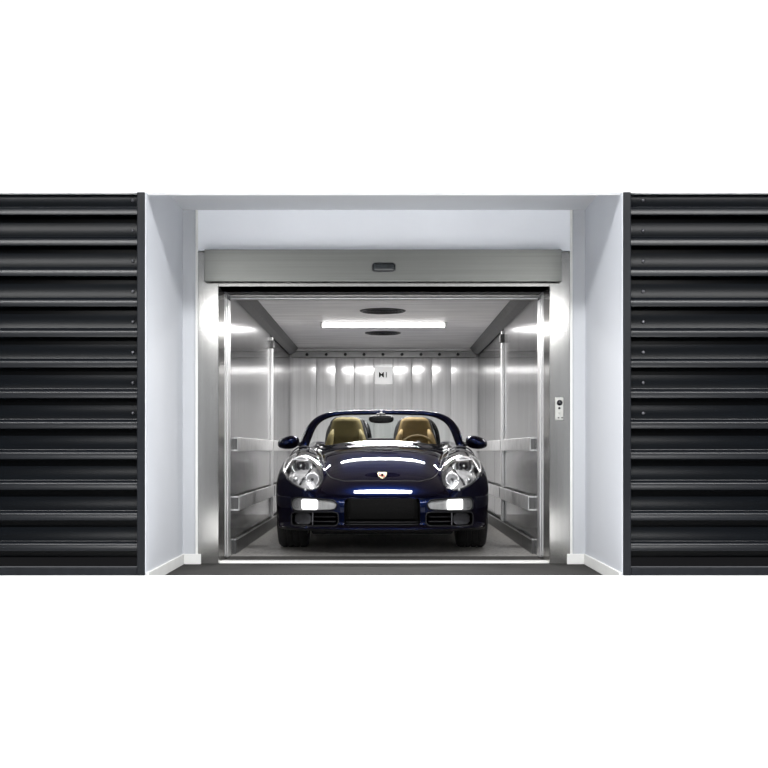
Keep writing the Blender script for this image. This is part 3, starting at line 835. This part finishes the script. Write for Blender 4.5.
for x0, x1 in ((-.60, -.02), (.02, .56)):
    pts = [(x0 + (x1 - x0) * k / 10, 1.515 + .155 * ((x0 + (x1 - x0) * k / 10) / .73) ** 2, .885 - .03 * ((x0 + (x1 - x0) * k / 10) / .73) ** 2 - .006 * k / 10) for k in range(11)]
    w = link('wiper', sweep(bmesh.new(), pts, .005, 6), M_BLACK, car, True)
    link('wiper_arm', sweep(bmesh.new(), [(x1, 1.49, .875), ((x0 + x1) / 2, 1.515, .888), ((x0 + x1) / 2 - .03, 1.52, .886)], .006, 6), M_BLACK, w, True)
# interior mirror
def ell_ring(cx, cy, cz, rx, rz, n=24, p=.75):
    return [(cx + rx * math.copysign(abs(math.cos(a)) ** p, math.cos(a)), cy, cz + rz * math.copysign(abs(math.sin(a)) ** p, math.sin(a))) for a in [2 * PI * k / n for k in range(n)]]
rm = link('rear_view_mirror', loft(bmesh.new(), [ell_ring(-.012, y, 1.120, r * .118, r * .040) for y, r in ((1.90, .55), (1.905, .9), (1.925, 1.0), (1.945, .96), (1.95, .8))]), M_BLACK, car, True)
link('mirror_stem', sweep(bmesh.new(), [(-.012, 1.92, 1.13), (-.012, 1.94, 1.165), (-.012, 1.99, 1.180)], .016, 8), M_BLACK, rm, True)
link('mirror_mount', BX(-.055, .031, 1.955, 1.99, 1.150, 1.176, bevel=.008), M_BLACK, rm)

# door mirrors
for s in (-1, 1):
    rings = []
    for y, r, dx in ((1.66, .25, .01), (1.668, .55, .008), (1.69, .82, .004), (1.73, 1.0, 0), (1.77, .98, 0), (1.785, .9, 0)):
        ring = []
        for k in range(28):
            a = 2 * PI * k / 28
            cx, cz = math.copysign(abs(math.cos(a)) ** .85, math.cos(a)), math.copysign(abs(math.sin(a)) ** .85, math.sin(a))
            hz = .060 * (1 - .12 * cx)      # a little taller near the car
            ring.append((s * (.872 + dx + r * .100 * cx), y, .898 + r * hz * cz + .012 * cx * -1))
        rings.append(ring)
    mr = link('door_mirror', loft(bmesh.new(), rings), M_PAINT, car, True)
    link('mirror_glass', loft(bmesh.new(), [[(s * .872 + .088 * math.cos(a), 1.787, .898 + .05 * math.sin(a)) for a in [2 * PI * k / 24 for k in range(24)]],
         [(s * .872 + .088 * math.cos(a), 1.790, .898 + .05 * math.sin(a)) for a in [2 * PI * k / 24 for k in range(24)]]]), M_MIRROR, mr)
    link('mirror_arm', sweep(bmesh.new(), [(s * .83, 1.74, .890), (s * .76, 1.74, .882), (s * .70, 1.77, .860)], [.024, .026, .034], 10, flat=.8), M_GLOSSB, mr, True)

# interior
def superring(cx, cy, z, hw, ht, n=28, p=.6, lean=0):
    return [(cx + hw * math.copysign(abs(math.cos(a)) ** p, math.cos(a)), cy + ht * math.copysign(abs(math.sin(a)) ** p, math.sin(a)), z) for a in [2 * PI * k / n for k in range(n)]]
link('dashboard', loft(bmesh.new(), [[(x, 1.70 + .04 * (x / .66) ** 2, .50), (x, 1.96, .50), (x, 2.0, .70), (x, 1.97, .80 - .03 * (x / .66) ** 2), (x, 1.90, .845 - .03 * (x / .66) ** 2), (x, 1.70 + .04 * (x / .66) ** 2, .855 - .03 * (x / .66) ** 2)] for x in np.linspace(-.64, .64, 21)]), M_BLACK, car, True)
link('instrument_hood', loft(bmesh.new(), [[(.335 + .15 * math.cos(a) * r, y, .835 + .055 * math.sin(a) * r) for a in [PI * k / 14 for k in range(15)]] for y, r in ((1.82, .7), (1.86, 1), (1.96, 1.04))]), M_BLACK, car, True)
link('centre_console', BX(-.11, .11, 1.95, 2.80, .43, .60, bevel=.03), M_BLACK, car)
for s, cx, m in ((-1, -.358, M_TAN), (1, .322, M_TAN2)):
    st = link('seat', loft(bmesh.new(), [superring(cx, 2.22, z, hw, ht) for z, hw, ht in ((.43, .20, .22), (.46, .235, .245), (.52, .245, .255), (.555, .235, .245), (.57, .20, .21))]), m, car, True)
    # backrest with integral head restraint; bolsters stand forward
    rings = []
    for z, hw, ht, y in ((.52, .18, .06, 2.44), (.58, .205, .075, 2.46), (.70, .210, .08, 2.485), (.82, .205, .078, 2.51), (.92, .192, .07, 2.53), (1.0, .172, .06, 2.545), (1.06, .156, .055, 2.555), (1.11, .143, .05, 2.56), (1.135, .128, .044, 2.562), (1.150, .10, .03, 2.562), (1.155, .06, .014, 2.562)):
        rings.append(superring(cx, y, z, hw, ht, 36, .7))
    br = link('backrest', loft(bmesh.new(), rings), m, car, True)
    for q in (-1, 1):
        link('side_bolster', sweep(bmesh.new(), [(cx + q * .17, 2.40, .60), (cx + q * .180, 2.425, .72), (cx + q * .174, 2.45, .86), (cx + q * .152, 2.475, .97), (cx + q * .132, 2.50, 1.03)], [.036, .046, .044, .03, .012], 12), m, br, True)
    link('backrest_shell', loft(bmesh.new(), [superring(cx, y + .055, z, hw + .016, .035, 36, .7) for z, hw, y in ((.52, .19, 2.46), (.70, .218, 2.50), (.92, .202, 2.545), (1.06, .166, 2.57), (1.12, .146, 2.577), (1.150, .115, 2.577), (1.164, .07, 2.577))]), M_BLACK, br, True)
# roll bars and wind deflector
for s in (-1, 1):
    cx = s * .335
    pts = [(cx + s * .235, 2.86, .80), (cx + s * .225, 2.83, .98), (cx + s * .17, 2.81, 1.10), (cx + s * .08, 2.80, 1.145), (cx, 2.80, 1.150), (cx - s * .08, 2.80, 1.145), (cx - s * .16, 2.81, 1.10), (cx - s * .20, 2.83, .98), (cx - s * .215, 2.86, .80)]
    cs = [Spline([(k, p[q]) for k, p in enumerate(pts)]) for q in range(3)]
    tt = np.linspace(0, 8, 40)
    link('roll_bar', sweep(bmesh.new(), [tuple(float(c_(t)) for c_ in cs) for t in tt], .022, 10), M_BLACK, car, True)
wd = link('wind_deflector', loft(bmesh.new(), [[(-.125, y, .945), (.115, y, .945), (.165, y, 1.135), (-.175, y, 1.135)] for y in (2.79, 2.795)]), M_GLASS, car)
link('deflector_base', BX(-.15, .14, 2.765, 2.82, .88, .950, bevel=.012), M_BLACK, wd)
for s in (-1, 1):
    link('deflector_post', sweep(bmesh.new(), [(s * .125 - .005, 2.79, .93), (s * .172 - .005, 2.79, 1.12)], .012, 8), M_BLACK, wd, True)
# steering wheel
sw_m = Matrix.Translation((.335, 2.03, .800)) @ Matrix.Rotation(math.radians(-24), 4, 'X')
b = sweep(bmesh.new(), [(.178 * math.cos(a), 0, .178 * math.sin(a)) for a in [2 * PI * k / 40 for k in range(40)]], .015, 10, True)
bmesh.ops.transform(b, matrix=sw_m, verts=b.verts)
sw = link('steering_wheel', b, M_TAN2, car, True)
b = lathe(bmesh.new(), [(0, .03), (.05, .028), (.066, .012), (.066, -.02), (.03, -.05), (.03, -.22)], 24, 'y'); bmesh.ops.transform(b, matrix=sw_m, verts=b.verts)
link('wheel_hub', b, M_BLACK, sw, True)
for a in (0, PI, -PI / 2):
    b = sweep(bmesh.new(), [(.05 * math.cos(a), .0, .05 * math.sin(a)), (.172 * math.cos(a), 0, .172 * math.sin(a))], [.020, .013], 8); bmesh.ops.transform(b, matrix=sw_m, verts=b.verts)
    link('wheel_spoke', b, M_TAN2, sw, True)

# wheels
def wheel(s, yc, hw, r):
    root = None
    xo = s * .882 if yc < 2 else s * .885
    R = r; w = hw
    prof = [(R - .105, -w + .012), (R - .06, -w), (R - .022, -w + .006), (R - .006, -w + .022), (R, -w + .045)]
    for g_ in (-.4, 0, .4):
        prof += [(R, g_ * w - .010), (R - .008, g_ * w - .008), (R - .008, g_ * w + .008), (R, g_ * w + .010)]
    prof += [(R, w - .045), (R - .006, w - .022), (R - .022, w - .006), (R - .06, w), (R - .105, w - .012), (R - .105, -w + .012)]
    cx = xo - s * w
    t = link('wheel', lathe(bmesh.new(), prof, 56, 'x', (cx, yc, R)), M_RUB, car, 'auto')
    link('wheel_rim', lathe(bmesh.new(), [(R - .10, s * (w - .012)), (R - .115, s * (w - .02)), (R - .125, s * (w - .05)), (R - .13, -s * (w - .03)), (R - .10, -s * (w - .012))], 48, 'x', (cx, yc, R)), M_ALLOY, t, True)
    for k in range(5):
        a = 2 * PI * k / 5 + .3
        b = bmesh.new(); d = Vector((0, math.cos(a), math.sin(a))); e = Vector((0, -math.sin(a), math.cos(a)))
        rr = []
        for q, wd_, dx in ((.03, .030, .0), (.10, .026, -.004), (R - .13, .030, -.012), (R - .112, .040, -.02)):
            o_ = Vector((cx + s * (w - .02 + dx), yc, R)) + d * q
            rr.append([o_ + e * wd_, o_ - e * wd_, o_ - e * wd_ - Vector((s * .03, 0, 0)), o_ + e * wd_ - Vector((s * .03, 0, 0))])
        loft(b, rr); link('wheel_spoke', b, M_ALLOY, t)
    link('hub_cap', lathe(bmesh.new(), [(0, s * (w - .008)), (.03, s * (w - .010)), (.036, s * (w - .02)), (.05, s * (w - .06))], 20, 'x', (cx, yc, R)), M_ALLOY, t, True)
    link('brake_disc', lathe(bmesh.new(), [(.07, -s * .02), (.155, -s * .02), (.155, s * .0), (.07, s * .0)], 32, 'x', (cx, yc, R)), M_SKST, t)
for s in (-1, 1):
    wheel(s, .90, .128, .318); wheel(s, 3.315, .135, .322)
link('under_tray', BX(-.58, .58, .45, 4.0, .14, .19, bevel=.02), M_BLACK, car)
# tail lamps and exhaust
for s in (-1, 1):
    pass
link('exhaust_tip', sweep(bmesh.new(), [(0, 4.10, .24), (0, 4.34, .24)], .055, 16, flat=.7), M_ALLOY, car, 'auto')

# ------------------------------------------------------------------ camera, world, lamps
cam = bpy.data.cameras.new('camera'); co = bpy.data.objects.new('camera', cam); COL.objects.link(co)
co.location = (0, -9, .83); co.rotation_euler = (PI / 2, 0, 0)
cam.sensor_fit = 'HORIZONTAL'; cam.sensor_width = 36; cam.lens = 36 * 1170 / 768; cam.shift_y = 66 / 768
cam.clip_end = 100
SC.camera = co
w = bpy.data.worlds.new('world'); SC.world = w; w.use_nodes = True
nt = w.node_tree; bg = nt.nodes['Background']
tc = nt.nodes.new('ShaderNodeTexCoord'); sp = nt.nodes.new('ShaderNodeSeparateXYZ'); rp = nt.nodes.new('ShaderNodeValToRGB')
nt.links.new(tc.outputs['Generated'], sp.inputs['Vector'])
ma = nt.nodes.new('ShaderNodeMath'); ma.operation = 'MULTIPLY_ADD'; ma.inputs[1].default_value = .5; ma.inputs[2].default_value = .5
nt.links.new(sp.outputs['Z'], ma.inputs[0]); nt.links.new(ma.outputs[0], rp.inputs['Fac'])
e = rp.color_ramp.elements
e[0].position = .492; e[0].color = (.012, .012, .013, 1)
e[1].position = .518; e[1].color = (.50, .515, .54, 1)
nt.links.new(rp.outputs['Color'], bg.inputs['Color']); bg.inputs['Strength'].default_value = 1.0

def area(name, loc, target, sx, sy, power, color=(1, 1, 1)):
    l = bpy.data.lights.new(name, 'AREA'); l.shape = 'RECTANGLE'; l.size = sx; l.size_y = sy; l.energy = power; l.color = color
    o = bpy.data.objects.new(name, l); COL.objects.link(o); o.location = loc
    d = Vector(target) - Vector(loc); o.rotation_euler = d.to_track_quat('-Z', 'Y').to_euler()
    return o
area('corridor_fill', (0, -4.6, 3.6), (0, -4.0, 0), 7.5, .5, 520, (1, 1, 1))  # added unseen fill that brings bulkhead and corridor floor up to white
for s in (-1, 1):
    area('corridor_strip', (s * 2.98, -11.3, 3.0), (s * 2.98, -11.25, 0), 2.2, 3.0, 700)

SC.view_settings.view_transform = 'Standard'
SC.view_settings.look = 'None'
SC.view_settings.exposure = 0
SC.view_settings.gamma = 1
